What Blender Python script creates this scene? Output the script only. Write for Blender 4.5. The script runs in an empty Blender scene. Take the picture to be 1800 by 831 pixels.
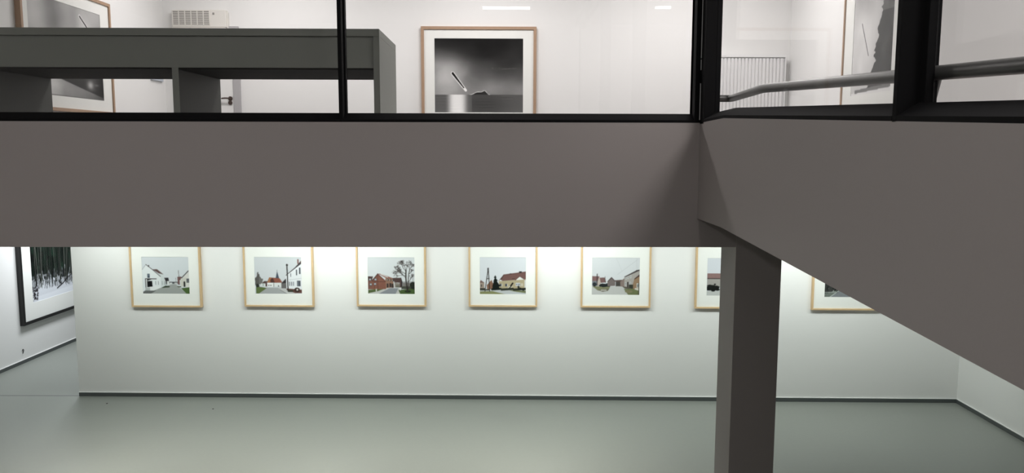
import bpy, bmesh, math, random
import numpy as np
from mathutils import Vector, Matrix
R = math.radians
SC = bpy.context.scene
COL = SC.collection
random.seed(4)

# ------------------------------------------------------------------ camera
EYE = Vector((0, 0, 3.0))
F = 1386.0
ROT = (Matrix.Rotation(R(-0.83), 3, 'Z') @ Matrix.Rotation(R(90 - 6.46), 3, 'X') @ Matrix.Rotation(R(0.12), 3, 'Z'))
cd = bpy.data.cameras.new('camera'); cam = bpy.data.objects.new('camera', cd); COL.objects.link(cam)
cam.location = EYE; cam.rotation_euler = ROT.to_euler()
cd.sensor_width = 36; cd.lens = 36 * F / 1800; cd.clip_start = 0.05
SC.camera = cam

def ray(px, py):
    return ROT @ Vector(((px - 900) / F, (415.5 - py) / F, -1))
def atY(px, py, Y): d = ray(px, py); return EYE + d * ((Y - EYE.y) / d.y)
def atX(px, py, X): d = ray(px, py); return EYE + d * ((X - EYE.x) / d.x)
def atZ(px, py, Z): d = ray(px, py); return EYE + d * ((Z - EYE.z) / d.z)

# ------------------------------------------------------------------ materials
def s2l(c):
    c = np.asarray(c, float) / 255.0
    return np.where(c <= .04045, c / 12.92, ((c + .055) / 1.055) ** 2.4)
def mat(name, rgb, rough=.6, metal=0., bump=0., scale=60, var=0., spec=.5):
    m = bpy.data.materials.new(name); m.use_nodes = True
    nt = m.node_tree; b = nt.nodes['Principled BSDF']
    b.inputs['Roughness'].default_value = rough; b.inputs['Metallic'].default_value = metal
    b.inputs['Specular IOR Level'].default_value = spec
    b.inputs['Base Color'].default_value = (*rgb, 1)
    if bump or var:
        tc = nt.nodes.new('ShaderNodeTexCoord'); n = nt.nodes.new('ShaderNodeTexNoise')
        n.inputs['Scale'].default_value = scale; n.inputs['Detail'].default_value = 4
        nt.links.new(tc.outputs['Object'], n.inputs['Vector'])
        if var:
            mx = nt.nodes.new('ShaderNodeMix'); mx.data_type = 'RGBA'
            mx.inputs[6].default_value = (*[c * (1 - var) for c in rgb], 1)
            mx.inputs[7].default_value = (*[min(1, c * (1 + var)) for c in rgb], 1)
            nt.links.new(n.outputs['Fac'], mx.inputs[0]); nt.links.new(mx.outputs[2], b.inputs['Base Color'])
        if bump:
            bp = nt.nodes.new('ShaderNodeBump'); bp.inputs['Strength'].default_value = bump
            bp.inputs['Distance'].default_value = .002
            nt.links.new(n.outputs['Fac'], bp.inputs['Height']); nt.links.new(bp.outputs['Normal'], b.inputs['Normal'])
    return m
def glass_mat(name, base=.04, tint=(1, 1, 1)):
    m = bpy.data.materials.new(name); m.use_nodes = True
    nt = m.node_tree; nt.nodes.remove(nt.nodes['Principled BSDF']); out = nt.nodes['Material Output']
    tr = nt.nodes.new('ShaderNodeBsdfTransparent'); tr.inputs[0].default_value = (*tint, 1)
    gl = nt.nodes.new('ShaderNodeBsdfGlossy'); gl.inputs['Roughness'].default_value = 0.0
    lw = nt.nodes.new('ShaderNodeLayerWeight'); lw.inputs['Blend'].default_value = .5
    pw = nt.nodes.new('ShaderNodeMath'); pw.operation = 'POWER'; pw.inputs[1].default_value = 5
    ma = nt.nodes.new('ShaderNodeMath'); ma.operation = 'MULTIPLY_ADD'; ma.inputs[1].default_value = .22; ma.inputs[2].default_value = base
    mx = nt.nodes.new('ShaderNodeMixShader')
    nt.links.new(lw.outputs['Facing'], pw.inputs[0]); nt.links.new(pw.outputs[0], ma.inputs[0])
    nt.links.new(ma.outputs[0], mx.inputs[0]); nt.links.new(tr.outputs[0], mx.inputs[1]); nt.links.new(gl.outputs[0], mx.inputs[2])
    nt.links.new(mx.outputs[0], out.inputs['Surface'])
    return m
def wood_mat(name, a, b):
    m = mat(name, a, .45); nt = m.node_tree; bs = nt.nodes['Principled BSDF']
    tc = nt.nodes.new('ShaderNodeTexCoord'); mp = nt.nodes.new('ShaderNodeMapping'); mp.inputs['Scale'].default_value = (6, 40, 6)
    n = nt.nodes.new('ShaderNodeTexNoise'); n.inputs['Scale'].default_value = 4; n.inputs['Detail'].default_value = 5
    mx = nt.nodes.new('ShaderNodeMix'); mx.data_type = 'RGBA'; mx.inputs[6].default_value = (*a, 1); mx.inputs[7].default_value = (*b, 1)
    nt.links.new(tc.outputs['Object'], mp.inputs[0]); nt.links.new(mp.outputs[0], n.inputs['Vector'])
    nt.links.new(n.outputs['Fac'], mx.inputs[0]); nt.links.new(mx.outputs[2], bs.inputs['Base Color'])
    return m
def attr_mat(name):
    m = mat(name, (.5, .5, .5), .6, spec=.12); nt = m.node_tree
    a = nt.nodes.new('ShaderNodeAttribute'); a.attribute_name = 'print_color'
    nt.links.new(a.outputs['Color'], nt.nodes['Principled BSDF'].inputs['Base Color'])
    return m
def emit_mat(name, rgb, s):
    m = bpy.data.materials.new(name); m.use_nodes = True; nt = m.node_tree
    nt.nodes.remove(nt.nodes['Principled BSDF']); e = nt.nodes.new('ShaderNodeEmission')
    e.inputs[0].default_value = (*rgb, 1); e.inputs[1].default_value = s
    nt.links.new(e.outputs[0], nt.nodes['Material Output'].inputs[0]); return m

M_WALL = mat('white_wall_paint', (.80, .80, .79), .8, bump=.05, scale=120)
M_HALL = mat('hall_wall_paint', (.68, .66, .65), .8, bump=.05, scale=120)
M_BEAM = mat('warm_grey_plaster', (.365, .332, .320), .75, bump=.08, scale=90, var=.02)
M_FLOOR = mat('grey_floor_paint', (.245, .262, .240), .36, bump=.02, scale=25, var=.03)
M_UFLOOR = mat('upper_floor_paint', (.16, .16, .155), .5)
M_CEIL = mat('ceiling_paint', (.78, .78, .77), .85)
M_BASE = mat('grey_baseboard', (.085, .095, .095), .5)
M_BLACK = mat('black_powder_coat', (.008, .008, .0085), .7, spec=.06)
M_GAP = mat('slit_light_grey', (.5, .5, .5), .4)
M_GLASS = glass_mat('window_glass', .029, (.98, .98, .98))
M_PGLASS = glass_mat('picture_glass', .0012)
M_WOOD = wood_mat('pale_maple', tuple(s2l((212, 184, 144))), tuple(s2l((200, 170, 130))))
M_WOOD2 = wood_mat('oak', tuple(s2l((176, 146, 120))), tuple(s2l((158, 130, 106))))
M_BFRAME = mat('black_frame', (.01, .01, .01), .4)
M_MAT = mat('mat_board', (.82, .83, .80), .9)
M_PRINT = attr_mat('photo_print')
M_DESK = mat('grey_green_lacquer', (.235, .248, .222), .5, var=.03, scale=8)
M_DESK_SHADE = mat('shaded_lacquer', (.035, .038, .033), .6)  # counter lacquer darkened, shade on the divider sides put into the colour
M_SOFFIT = mat('shaded_board', (.012, .012, .011), .8, spec=.1)  # near black: shade under the fascia put into the colour
M_RAIL = mat('brushed_dark_steel', (.115, .115, .112), .38, metal=.45)
M_RAD = mat('radiator_enamel', (.82, .82, .82), .35)
M_AC = mat('cream_plastic', (.72, .70, .66), .5)
M_ACD = mat('grey_plastic', (.30, .29, .27), .6)
M_DOOR = mat('white_door', (.80, .80, .79), .5)
M_DFR = mat('grey_door_frame', (.42, .41, .42), .5)
M_HANDLE = mat('dark_handle', (.10, .07, .06), .35, metal=.6)
M_SW = mat('blue_grey_plastic', (.50, .54, .60), .5)
M_DARK = mat('dark_mark', (.03, .03, .03), .8)
M_TUBE = emit_mat('lamp_tube', (1, .97, .93), 18)
M_ALU = mat('aluminium', (.6, .6, .6), .4, metal=.5)

# ------------------------------------------------------------------ builders
class MB:
    def __init__(s): s.bm = bmesh.new()
    def box(s, x0, x1, y0, y1, z0, z1, bevel=0):
        b = bmesh.new()
        r = bmesh.ops.create_cube(b, size=1)
        for v in r['verts']:
            v.co = Vector((x0 + (v.co.x + .5) * (x1 - x0), y0 + (v.co.y + .5) * (y1 - y0), z0 + (v.co.z + .5) * (z1 - z0)))
        if bevel: bmesh.ops.bevel(b, geom=b.edges[:], offset=bevel, segments=2, affect='EDGES', profile=.5)
        return s.add(b)
    def add(s, b):
        me = bpy.data.meshes.new('t'); b.to_mesh(me); b.free(); s.bm.from_mesh(me); bpy.data.meshes.remove(me); return s
    def prism(s, pts, off, bevel=0):
        """polygon of 3-D points pushed along off"""
        b = bmesh.new(); off = Vector(off)
        a = [b.verts.new(Vector(p)) for p in pts]; c = [b.verts.new(Vector(p) + off) for p in pts]
        n = len(pts); b.faces.new(a); b.faces.new(c[::-1])
        for i in range(n): b.faces.new((a[i], c[i], c[(i + 1) % n], a[(i + 1) % n]))
        bmesh.ops.recalc_face_normals(b, faces=b.faces[:])
        if bevel: bmesh.ops.bevel(b, geom=b.edges[:], offset=bevel, segments=2, affect='EDGES', profile=.5)
        return s.add(b)
    def loft(s, rings):
        b = bmesh.new(); vs = [[b.verts.new(Vector(p)) for p in r] for r in rings]; n = len(rings[0])
        for i in range(len(vs) - 1):
            for j in range(n):
                b.faces.new((vs[i][j], vs[i][(j + 1) % n], vs[i + 1][(j + 1) % n], vs[i + 1][j]))
        b.faces.new(vs[0]); b.faces.new(vs[-1])
        bmesh.ops.recalc_face_normals(b, faces=b.faces[:]); return s.add(b)
    def cyl(s, p, q, r, seg=16, r2=None):
        p, q = Vector(p), Vector(q); d = (q - p).normalized()
        u = d.orthogonal().normalized(); w = d.cross(u); r2 = r if r2 is None else r2
        return s.loft([[c + (u * math.cos(t) + w * math.sin(t)) * rr for t in [2 * math.pi * k / seg for k in range(seg)]] for c, rr in ((p, r), (q, r2))])
    def tube(s, pts, r, seg=20):
        pts = [Vector(p) for p in pts]; rings = []
        up = Vector((0, 0, 1))
        for i, p in enumerate(pts):
            a = (pts[i] - pts[i - 1]).normalized() if i else (pts[1] - pts[0]).normalized()
            c = (pts[i + 1] - pts[i]).normalized() if i < len(pts) - 1 else a
            d = (a + c).normalized(); u = d.cross(up).normalized(); w = u.cross(d)
            rings.append([p + (u * math.cos(t) + w * math.sin(t)) * r for t in [2 * math.pi * k / seg for k in range(seg)]])
        return s.loft(rings)
    def ring(s, o, i, y0, y1, bevel=0):
        """mitred rectangular frame in xz; o, i = (x0, x1, z0, z1) outer / inner"""
        def rc(q): return [(q[0], q[2]), (q[1], q[2]), (q[1], q[3]), (q[0], q[3])]
        O, I = rc(o), rc(i)
        for k in range(4):
            l = (k + 1) % 4
            s.prism([(O[k][0], y0, O[k][1]), (O[l][0], y0, O[l][1]), (I[l][0], y0, I[l][1]), (I[k][0], y0, I[k][1])], (0, y1 - y0, 0), bevel)
        return s
    def build(s, name, m, parent=None, smooth=False, kind=None):
        me = bpy.data.meshes.new(name); s.bm.to_mesh(me); s.bm.free()
        if smooth:
            for p in me.polygons: p.use_smooth = True
            try: me.set_sharp_from_angle(angle=R(40))
            except Exception: pass
        me.materials.append(m)
        o = bpy.data.objects.new(name, me); COL.objects.link(o)
        if parent: o.parent = parent
        if kind: o['kind'] = kind
        return o
def thing(name, label, cat, loc=(0, 0, 0), rz=0, group=None, kind=None):
    o = bpy.data.objects.new(name, None); COL.objects.link(o); o.empty_display_size = .1
    o.location = loc; o.rotation_euler = (0, 0, rz)
    if label: o['label'] = label
    if cat: o['category'] = cat
    if group: o['group'] = group
    if kind: o['kind'] = kind
    return o
def tag(o, label, cat, group=None):
    o['label'] = label; o['category'] = cat
    if group: o['group'] = group
    return o
def struct(name, mb, m): return mb.build(name, m, kind='structure')

# ------------------------------------------------------------------ key points of the place
YB = 5.5                                   # face of the gallery edge
ZT = atY(700, 214.5, YB).z                 # top of the gallery edge
ZB = atY(700, 434, YB).z                   # underside of the gallery edge
XC = atY(1228, 300, YB).x                  # inner corner where the ramp starts
YK = atX(1272, 207.5, XC).y                # kink where the ramp starts to fall
zt_k, zt_n = atX(1272, 207.5, XC).z, atX(1800, 217, XC).z
YN = atX(1800, 217, XC).y
zb_k, zb_n = atX(1272, 401, XC).z, atX(1800, 686, XC).z
YN2 = atX(1800, 686, XC).y
YEND = -3.8
def ztop(y): return zt_k if y >= YK else zt_k + (zt_n - zt_k) * (YK - y) / (YK - YN)
def zbot(y): return zb_k if y >= YK else zb_k + (zb_n - zb_k) * (YK - y) / (YK - YN2)
ZUF = 2.52; ZC = 5.3                       # upper floor, ceiling
A = atZ(140, 695.5, 0); B = atZ(1681, 707.5, 0); Cc = atZ(1800, 776, 0)
D = atZ(0, 656, 0); E = atZ(135, 598, 0)
print('A', A, 'B', B, 'C', Cc, 'D', D, 'E', E, 'XC', XC, 'ZT', ZT, 'ZB', ZB, 'YK', YK, 'YN', YN)
wd = (B - A).normalized(); wn = Vector((-wd.y, wd.x, 0))   # along the gallery wall / into it
ANG = math.atan2(wd.y, wd.x)
def onwall(px, py):
    d = ray(px, py); t = (A - EYE).dot(wn) / d.dot(wn); return EYE + d * t
rd = (Cc - B).normalized()                                  # right wall towards the viewer
ld = (E - D).normalized()
XL = D.x
YBU = 9.5                                                    # upper back wall
XUL = atY(289, 100, YBU).x; XUR = atY(1388, 100, YBU).x
YFAR = 14.5

# ------------------------------------------------------------------ setting: lower level
struct('floor', MB().box(-9, 9, -4.2, YFAR, -.1, 0), M_FLOOR)
def wallprism(p, q, thick, z0, z1, extra=0):
    """upright slab from p to q, thickness to its far side"""
    d = (q - p).normalized(); n = Vector((-d.y, d.x, 0)) * thick
    mb = MB(); pts = [p, q, q + n, p + n]
    return mb.prism([(v.x, v.y, z0) for v in pts], (0, 0, z1 - z0))
struct('wall_back', wallprism(A, B + wd * .12, .16, 0, 2.40), M_WALL)
struct('wall_right', wallprism(B + rd * 0 - rd * 3, B + rd * 14, .15, 0, ZC), M_WALL)
struct('wall_left', wallprism(D - ld * 14.5, E + ld * 2.4, .15, 0, 2.40), M_WALL)
struct('wall_far', MB().box(-7.6, A.x + 2, YFAR - .1, YFAR, 0, 2.40), M_WALL)
# thin grey baseboards with a painted light top bead
def board(name, p, q):
    d = (q - p).normalized(); n = Vector((d.y, -d.x, 0)) * .012
    pts = [p, q, q + n, p + n]
    root = MB().prism([(v.x, v.y, 0.0) for v in pts], (0, 0, .046), .0015).build(name, M_BASE, kind='structure')
    n2 = n * 1.1
    pts = [p, q, q + n2, p + n2]
    MB().prism([(v.x, v.y, .046) for v in pts], (0, 0, .008), .0015).build('bead', M_WALL, root)
board('baseboard_back', A, B)
board('baseboard_right', B, B + rd * 13)
board('baseboard_left', D - ld * 9, E + ld * 2.3)
# fine joint in the floor, running on from the end of the gallery wall
j0 = atZ(0, 693, 0)
struct('trim_1', MB().prism([(j0.x - 2, A.y + .04, 0), (A.x, A.y, 0), (A.x, A.y + .012, 0), (j0.x - 2, A.y + .052, 0)], (0, 0, .0012)), M_BASE)

# ------------------------------------------------------------------ setting: gallery edge, ramp, upper floor
XP = XC + .18
mb = MB()
mb.prism([(XL - .3, YB, ZB), (5.4, YB, ZB), (5.4, YB, zb_k + .06), (XC, YB, zb_k + .06), (XC, YB, ZT), (XL - .3, YB, ZT)], (0, .25, 0))
struct('wall_gallery_front', mb, M_BEAM)
ys = [YB, YK, YEND]
struct('wall_ramp_front', MB().prism([(XC, y, ztop(y) if y != YB else ZT) for y in ys] + [(XC, y, zbot(y)) for y in ys[::-1]], (.18, 0, 0)), M_BEAM)
struct('floor_ramp', MB().prism([(XP, y, min(ztop(y) - .66, 2.52)) for y in ys] + [(XP, y, zbot(y)) for y in ys[::-1]], (XUR - XP, 0, 0)), M_BEAM)
struct('floor_upper', MB().box(XL - .3, 6.0, YB + .25, YFAR, 2.40, ZUF), M_UFLOOR)
struct('ceiling', MB().box(-9, 9, -4.2, YFAR, ZC, ZC + .1), M_CEIL)
struct('wall_upper_back', MB().box(XUL - .15, XUR + .15, YBU, YBU + .15, ZUF, ZC), M_WALL)
struct('wall_upper_left', MB().box(XUL - .15, XUL, YB + .12, YBU, ZUF, ZC), M_WALL)
struct('wall_upper_right', MB().prism([(XUR, y, z) for y, z in ((YBU, ZUF), (YBU, ZC), (YEND, ZC), (YEND, zbot(YEND)), (YK, zbot(YK)), (YB, zb_k), (YB + .3, ZUF))], (.15, 0, 0)), M_WALL)
# hall behind and beside the viewer
struct('wall_hall_back', MB().box(-9, 9, -4.2, -4.0, 0, ZC), M_HALL)
struct('wall_hall_left', MB().box(XUL - 2.6, XUL - 2.45, -4.0, YB + .2, 2.40, ZC), M_HALL)
struct('wall_hall_side', MB().box(XUL - 2.45, XUL - .15, YB + .12, YB + .25, ZT, ZC), M_HALL)

# column under the gallery edge
c0 = atY(1294, 434, YB - .012); c1 = atY(1374, 455, YB - .012); c2 = atX(1268, 434, c0.x)
mb = MB(); mb.box(c0.x, c1.x, YB - .012, c2.y, 0, ZB)
mb.box(c0.x, c1.x, YB - .012, YB + .02, ZB, zb_k)
struct('column', mb, M_BEAM)

# ------------------------------------------------------------------ glazing
REC = .076; SH = .018; SR = .046; ZTOPW = 5.22
def zsill_front(): return ZT + SH + SR
GY = YB + REC + .02
px0 = atY(595.5, 190, YB).x; px1 = atY(602.5, 190, YB).x; px2 = atY(609, 190, YB + REC).x
xr = atY(1218.5, 190, YB + REC).x
XWL = XUL - .02
def front_window(n, x0, x1, fl, fr):
    w = thing('window_%d' % n, None, None, kind='structure')
    zb = ZT + SH + SR
    MB().prism([(x0, YB, ZT), (x0, YB, ZT + SH), (x0, YB + REC, zb), (x0, YB + .14, zb), (x0, YB + .14, ZT)], (x1 - x0, 0, 0)).build('sill', M_BLACK, w)
    f = MB(); f.box(x0, x0 + fl, YB + REC, YB + .13, zb, ZTOPW, .002); f.box(x1 - fr, x1, YB + REC, YB + .13, zb, ZTOPW, .002)
    f.box(x0 + fl, x1 - fr, YB + REC, YB + .13, ZTOPW - .05, ZTOPW); f.build('frame', M_BLACK, w)
    MB().box(x0 + fl, x1 - fr, GY, GY + .012, zb, ZTOPW - .05).build('pane', M_GLASS, w)
    return w
front_window(1, XWL, px0, .03, .004)
front_window(2, px1, XC - .04, px2 - px1, (XC - .04) - xr)
struct('trim_2', MB().box(px0, px1, YB, YB + .14, ZT, ZC, .003), M_BLACK)           # mullion
mb = MB(); mb.box(XC - .04, XC - .006, YB, YB + .14, ZT, ZC, .002); mb.box(XC, XC + REC, 5.40, YB + .14, ZT - .01, ZC, .002)
struct('trim_3', mb, M_BLACK)                                                          # corner post
mb = MB()
for za, zb_ in ((ZT + .02, ZT + .27), (ZT + .36, ZT + .43), (ZT + .44, ZT + .88)): mb.box(XC - .0065, XC - .0005, YB - .0015, YB + .02, za, zb_)
struct('trim_4', mb, M_GAP)                                                            # pale strips painted for light leaking through the corner joint
struct('trim_5', MB().box(XWL, XC + REC, YB, YB + .14, ZTOPW, ZC), M_BLACK)
def ramp_window(n, ya, yb, fa, fb):
    """between ya (far) and yb (near) along the ramp"""
    w = thing('window_%d' % n, None, None, kind='structure')
    yl = [ya] + ([YK] if yb < YK < ya else []) + [yb]
    def prof(y):
        z = ztop(y)
        if y > YK: z = ztop(YK) + (ZT - ztop(YK)) * (y - YK) / (YB - YK)
        return [(XC, y, z), (XC, y, z + SH), (XC + REC, y, z + SH + SR), (XC + .14, y, z + SH + SR), (XC + .14, y, z)]
    MB().loft([prof(y) for y in yl]).build('sill', M_BLACK, w)
    f = MB()
    f.box(XC + REC, XC + REC + .03, ya - fa, ya, ztop(ya) + .02, ZTOPW, .002); f.box(XC + REC, XC + REC + .03, yb, yb + fb, ztop(yb) + .02, ZTOPW, .002)
    f.box(XC + REC, XC + .13, yb, ya, ZTOPW - .05, ZTOPW); f.build('frame', M_BLACK, w)
    yl2 = [ya - fa] + ([YK] if yb < YK < ya - fa else []) + [yb + fb]
    pts = [(XC + REC + .02, y, ztop(y) + SH + SR * .8) for y in yl2] + [(XC + REC + .02, yl2[-1], ZTOPW - .04), (XC + REC + .02, yl2[0], ZTOPW - .04)]
    MB().prism(pts, (.012, 0, 0)).build('pane', M_GLASS, w)
yp1 = atX(1568.5, 185, XC).y; yp0 = atX(1576.5, 185, XC).y
fr4 = yp0 - atX(1641, 170, XC + REC + .03).y
fr3 = 5.40 - atX(1263.5, 150, XC + REC + .03).y
ramp_window(3, 5.40, yp1, fr3, .02)
ramp_window(4, yp0, 0.10, fr4, .04)
struct('trim_6', MB().box(XC, XC + .14, yp0, yp1, ztop(yp0) - .005, ZC, .003), M_BLACK)   # ramp mullion
ramp_window(5, 0.05, YEND + .02, .04, .04)
struct('trim_7', MB().box(XC, XC + .14, 0.05, .10, ztop(.05) - .005, ZC, .003), M_BLACK)
struct('trim_8', MB().box(XC, XC + .14, YEND, 5.40, ZTOPW, ZC), M_BLACK)

# ------------------------------------------------------------------ prints (colours of the pictures themselves)
def inside(P, X, Y):
    c = np.zeros(X.shape, bool); n = len(P)
    for i in range(n):
        x1, y1 = P[i]; x2, y2 = P[(i + 1) % n]
        if y1 == y2: continue
        k = ((y1 > Y) != (y2 > Y)) & (X < (x2 - x1) * (Y - y1) / (y2 - y1) + x1)
        c ^= k
    return c
class Pic:
    def __init__(s, rect, w=124, h=96, sky=(206, 214, 220)):
        s.x0, s.x1, s.y0, s.y1 = rect; s.w, s.h = w, h
        k = 3
        xs = s.x0 + (np.arange(w * k) + .5) / (w * k) * (s.x1 - s.x0); ysv = s.y0 + (np.arange(h * k) + .5) / (h * k) * (s.y1 - s.y0)
        s.X, s.Y = np.meshgrid(xs, ysv); s.k = k
        s.im = np.zeros(s.X.shape + (3,)); s.im[:] = sky
        s.rng = np.random.default_rng(7)
    def poly(s, P, c, n=0):
        m = inside(P, s.X, s.Y); s.paint(m, c, n); return s
    def paint(s, m, c, n=0):
        col = np.zeros((int(m.sum()), 3)) + c
        if n: col = col + s.rng.normal(0, n, (col.shape[0], 1))
        s.im[m] = col; return s
    def rect(s, x0, y0, x1, y1, c, n=0): return s.paint((s.X >= x0) & (s.X <= x1) & (s.Y >= y0) & (s.Y <= y1), c, n)
    def line(s, pts, wd_, c):
        for (ax, ay), (bx, by) in zip(pts[:-1], pts[1:]):
            L = math.hypot(bx - ax, by - ay) + 1e-9
            t = np.clip(((s.X - ax) * (bx - ax) + (s.Y - ay) * (by - ay)) / L ** 2, 0, 1)
            d = np.hypot(s.X - ax - t * (bx - ax), s.Y - ay - t * (by - ay)); s.paint(d < wd_ / 2, c)
        return s
    def blob(s, x, y, rx, ry, c, n=0): return s.paint(((s.X - x) / rx) ** 2 + ((s.Y - y) / ry) ** 2 < 1, c, n)
    def bush(s, x, y, rx, ry, c, q=30, n=8):
        for _ in range(q):
            a, r = s.rng.uniform(0, 6.28), s.rng.uniform(.2, 1)
            s.blob(x + math.cos(a) * r * rx, y + math.sin(a) * r * ry, rx * .28, ry * .28, c, n)
        return s.blob(x, y, rx * .75, ry * .75, c, n)
    def branch(s, x, y, a, L, w, c, d):
        if d == 0 or L < 3: return s
        x2, y2 = x + math.cos(a) * L, y + math.sin(a) * L
        s.line([(x, y), (x2, y2)], w, c)
        for _ in range(3 if d > 2 else 2):
            s.branch(x2, y2, a + s.rng.uniform(-.75, .75), L * s.rng.uniform(.6, .82), max(1.1, w * .62), c, d - 1)
        return s
    def out(s):
        k = s.k; im = s.im.reshape(s.h, k, s.w, k, 3).mean((1, 3)); g = im.mean(-1, keepdims=True)
        return np.clip(g + (im - g) * .68 - 4, 0, 255)

def pic1():
    p = Pic((188, 682, 182, 563))
    p.poly([(188, 563), (205, 540), (385, 500), (500, 462), (535, 462), (650, 563)], (158, 164, 160), 3)
    p.poly([(190, 310), (232, 262), (380, 385), (380, 500), (265, 545), (190, 550)], (222, 229, 231))
    p.poly([(300, 312), (348, 310), (414, 364), (362, 352)], (104, 76, 74), 6)
    p.poly([(355, 352), (412, 364), (410, 402), (442, 424), (440, 486), (380, 500), (380, 385)], (204, 214, 216))
    p.line([(232, 262), (300, 315), (380, 385)], 6, (54, 48, 52)); p.rect(256, 268, 266, 282, (70, 52, 54))
    p.line([(190, 316), (232, 263)], 3, (120, 124, 128))
    p.poly([(418, 398), (462, 396), (470, 440), (440, 470), (430, 430)], (56, 54, 58), 8); p.rect(446, 432, 470, 470, (214, 218, 218))
    p.rect(242, 356, 268, 400, (72, 88, 104)); p.rect(246, 360, 264, 376, (104, 122, 136))
    p.poly([(216, 404), (338, 404), (338, 414), (216, 412)], (70, 66, 68)); p.poly([(225, 412), (292, 412), (240, 430), (290, 492), (232, 496)], (60, 62, 64))
    p.poly([(238, 432), (290, 430), (293, 488), (238, 496)], (22, 24, 26)); p.rect(216, 412, 228, 540, (90, 94, 96)); p.rect(226, 412, 236, 500, (226, 230, 230))
    p.poly([(262, 492), (320, 486), (380, 496), (265, 542)], (226, 231, 231)); p.rect(212, 500, 260, 540, (198, 205, 205))
    for x in range(220, 262, 10): p.rect(x, 502, x + 3, 540, (110, 116, 116))
    for x in (324, 352, 392, 416, 428): p.rect(x, 432, x + 7, 470, (150, 160, 164))
    p.poly([(188, 545), (212, 530), (330, 530), (270, 563), (188, 563)], (104, 108, 106), 6)
    p.poly([(384, 500), (430, 478), (474, 484), (470, 496), (400, 502)], (62, 78, 56), 8)
    p.rect(470, 438, 560, 458, (72, 76, 80), 10); p.rect(474, 446, 500, 466, (206, 210, 210)); p.rect(524, 446, 556, 466, (190, 194, 194))
    p.poly([(556, 388), (600, 384), (600, 404), (580, 420), (580, 470), (560, 466)], (128, 84, 82), 5)
    p.poly([(584, 424), (674, 336), (682, 332), (682, 498), (588, 486)], (216, 215, 208)); p.line([(584, 416), (674, 326)], 8, (58, 50, 52))
    p.poly([(590, 404), (646, 392), (648, 486), (590, 482)], (206, 204, 192)); p.poly([(620, 438), (628, 432), (637, 438), (637, 490), (620, 490)], (34, 34, 36))
    p.rect(650, 404, 682, 438, (96, 100, 106)); p.rect(650, 440, 682, 446, (60, 60, 64))
    p.poly([(590, 504), (682, 494), (682, 563), (648, 563)], (76, 112, 46), 8); p.poly([(548, 482), (590, 484), (596, 496), (560, 494)], (84, 96, 66), 6)
    p.line([(571, 322), (574, 404)], 5, (90, 84, 84)); p.line([(539, 398), (540, 436)], 3, (110, 108, 108)); return p.out()
def pic2():
    p = Pic((200, 692, 184, 565), sky=(202, 208, 214))
    p.poly([(214, 565), (325, 500), (470, 500), (600, 565)], (164, 168, 170), 3); p.poly([(440, 505), (520, 500), (640, 565), (545, 565)], (190, 192, 192), 3)
    p.bush(232, 430, 26, 70, (94, 92, 88), 40); p.bush(262, 430, 26, 36, (112, 110, 106), 30); p.line([(237, 342), (240, 500)], 7, (88, 84, 82)); p.blob(230, 485, 18, 24, (44, 48, 42), 6)
    p.poly([(212, 500), (250, 492), (326, 504), (240, 562), (212, 562)], (98, 122, 58), 7)
    p.poly([(270, 456), (300, 432), (334, 434), (330, 470), (270, 474)], (92, 72, 66), 5); p.rect(264, 458, 318, 486, (214, 218, 216)); p.rect(284, 462, 290, 484, (60, 130, 120)); p.rect(312, 456, 328, 488, (78, 40, 40))
    p.poly([(326, 452), (352, 394), (460, 402), (490, 448), (400, 450)], (158, 82, 62), 8); p.poly([(330, 450), (352, 396), (372, 396), (356, 448)], (182, 112, 66), 8); p.poly([(362, 420), (390, 400), (410, 448), (370, 450)], (92, 54, 46), 8)
    p.rect(328, 450, 400, 492, (228, 230, 230)); p.rect(398, 452, 480, 490, (218, 222, 222)); p.rect(394, 452, 400, 492, (90, 80, 78))
    for x in (340, 362): p.rect(x, 472, x + 12, 482, (70, 70, 74))
    p.poly([(440, 490), (446, 472), (456, 490)], (50, 50, 54))
    p.poly([(436, 328), (456, 402), (420, 402)], (70, 84, 104), 4); p.line([(436, 318), (436, 340)], 3, (70, 80, 96))
    p.poly([(476, 452), (528, 404), (534, 508), (476, 506)], (108, 104, 104), 5); p.poly([(480, 456), (528, 404), (528, 452)], (60, 54, 58), 4)
    p.poly([(526, 372), (690, 252), (692, 520), (530, 510)], (224, 228, 234)); p.poly([(524, 372), (622, 292), (688, 222), (690, 254), (612, 312), (528, 376)], (74, 66, 72), 4)
    p.rect(650, 206, 664, 254, (136, 82, 74)); p.poly([(680, 228), (690, 222), (690, 250), (680, 254)], (100, 60, 58))
    for x, y, w, h in ((632, 314, 14, 58), (666, 292, 16, 66), (574, 352, 8, 36)): p.rect(x, y, x + w, y + h, (62, 66, 78)); p.rect(x + w - 3, y, x + w, y + h, (190, 194, 200))
    p.rect(640, 428, 678, 484, (78, 84, 96)); p.rect(644, 434, 658, 478, (112, 120, 130))
    for x in (560, 580, 600): p.rect(x, 438, x + 9, 480, (110, 116, 128))
    p.line([(556, 420), (692, 402)], 3, (170, 174, 182)); p.poly([(530, 508), (692, 520), (692, 556), (620, 556), (530, 524)], (112, 66, 56), 8)
    p.line([(540, 260), (546, 536)], 12, (52, 48, 48)); p.rect(530, 260, 552, 274, (52, 48, 48))
    p.blob(640, 524, 30, 26, (70, 50, 44), 12); p.blob(642, 520, 9, 9, (220, 216, 208)); p.line([(460, 520), (530, 563)], 4, (120, 118, 114)); p.rect(545, 524, 600, 545, (64, 70, 54), 8); return p.out()
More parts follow.
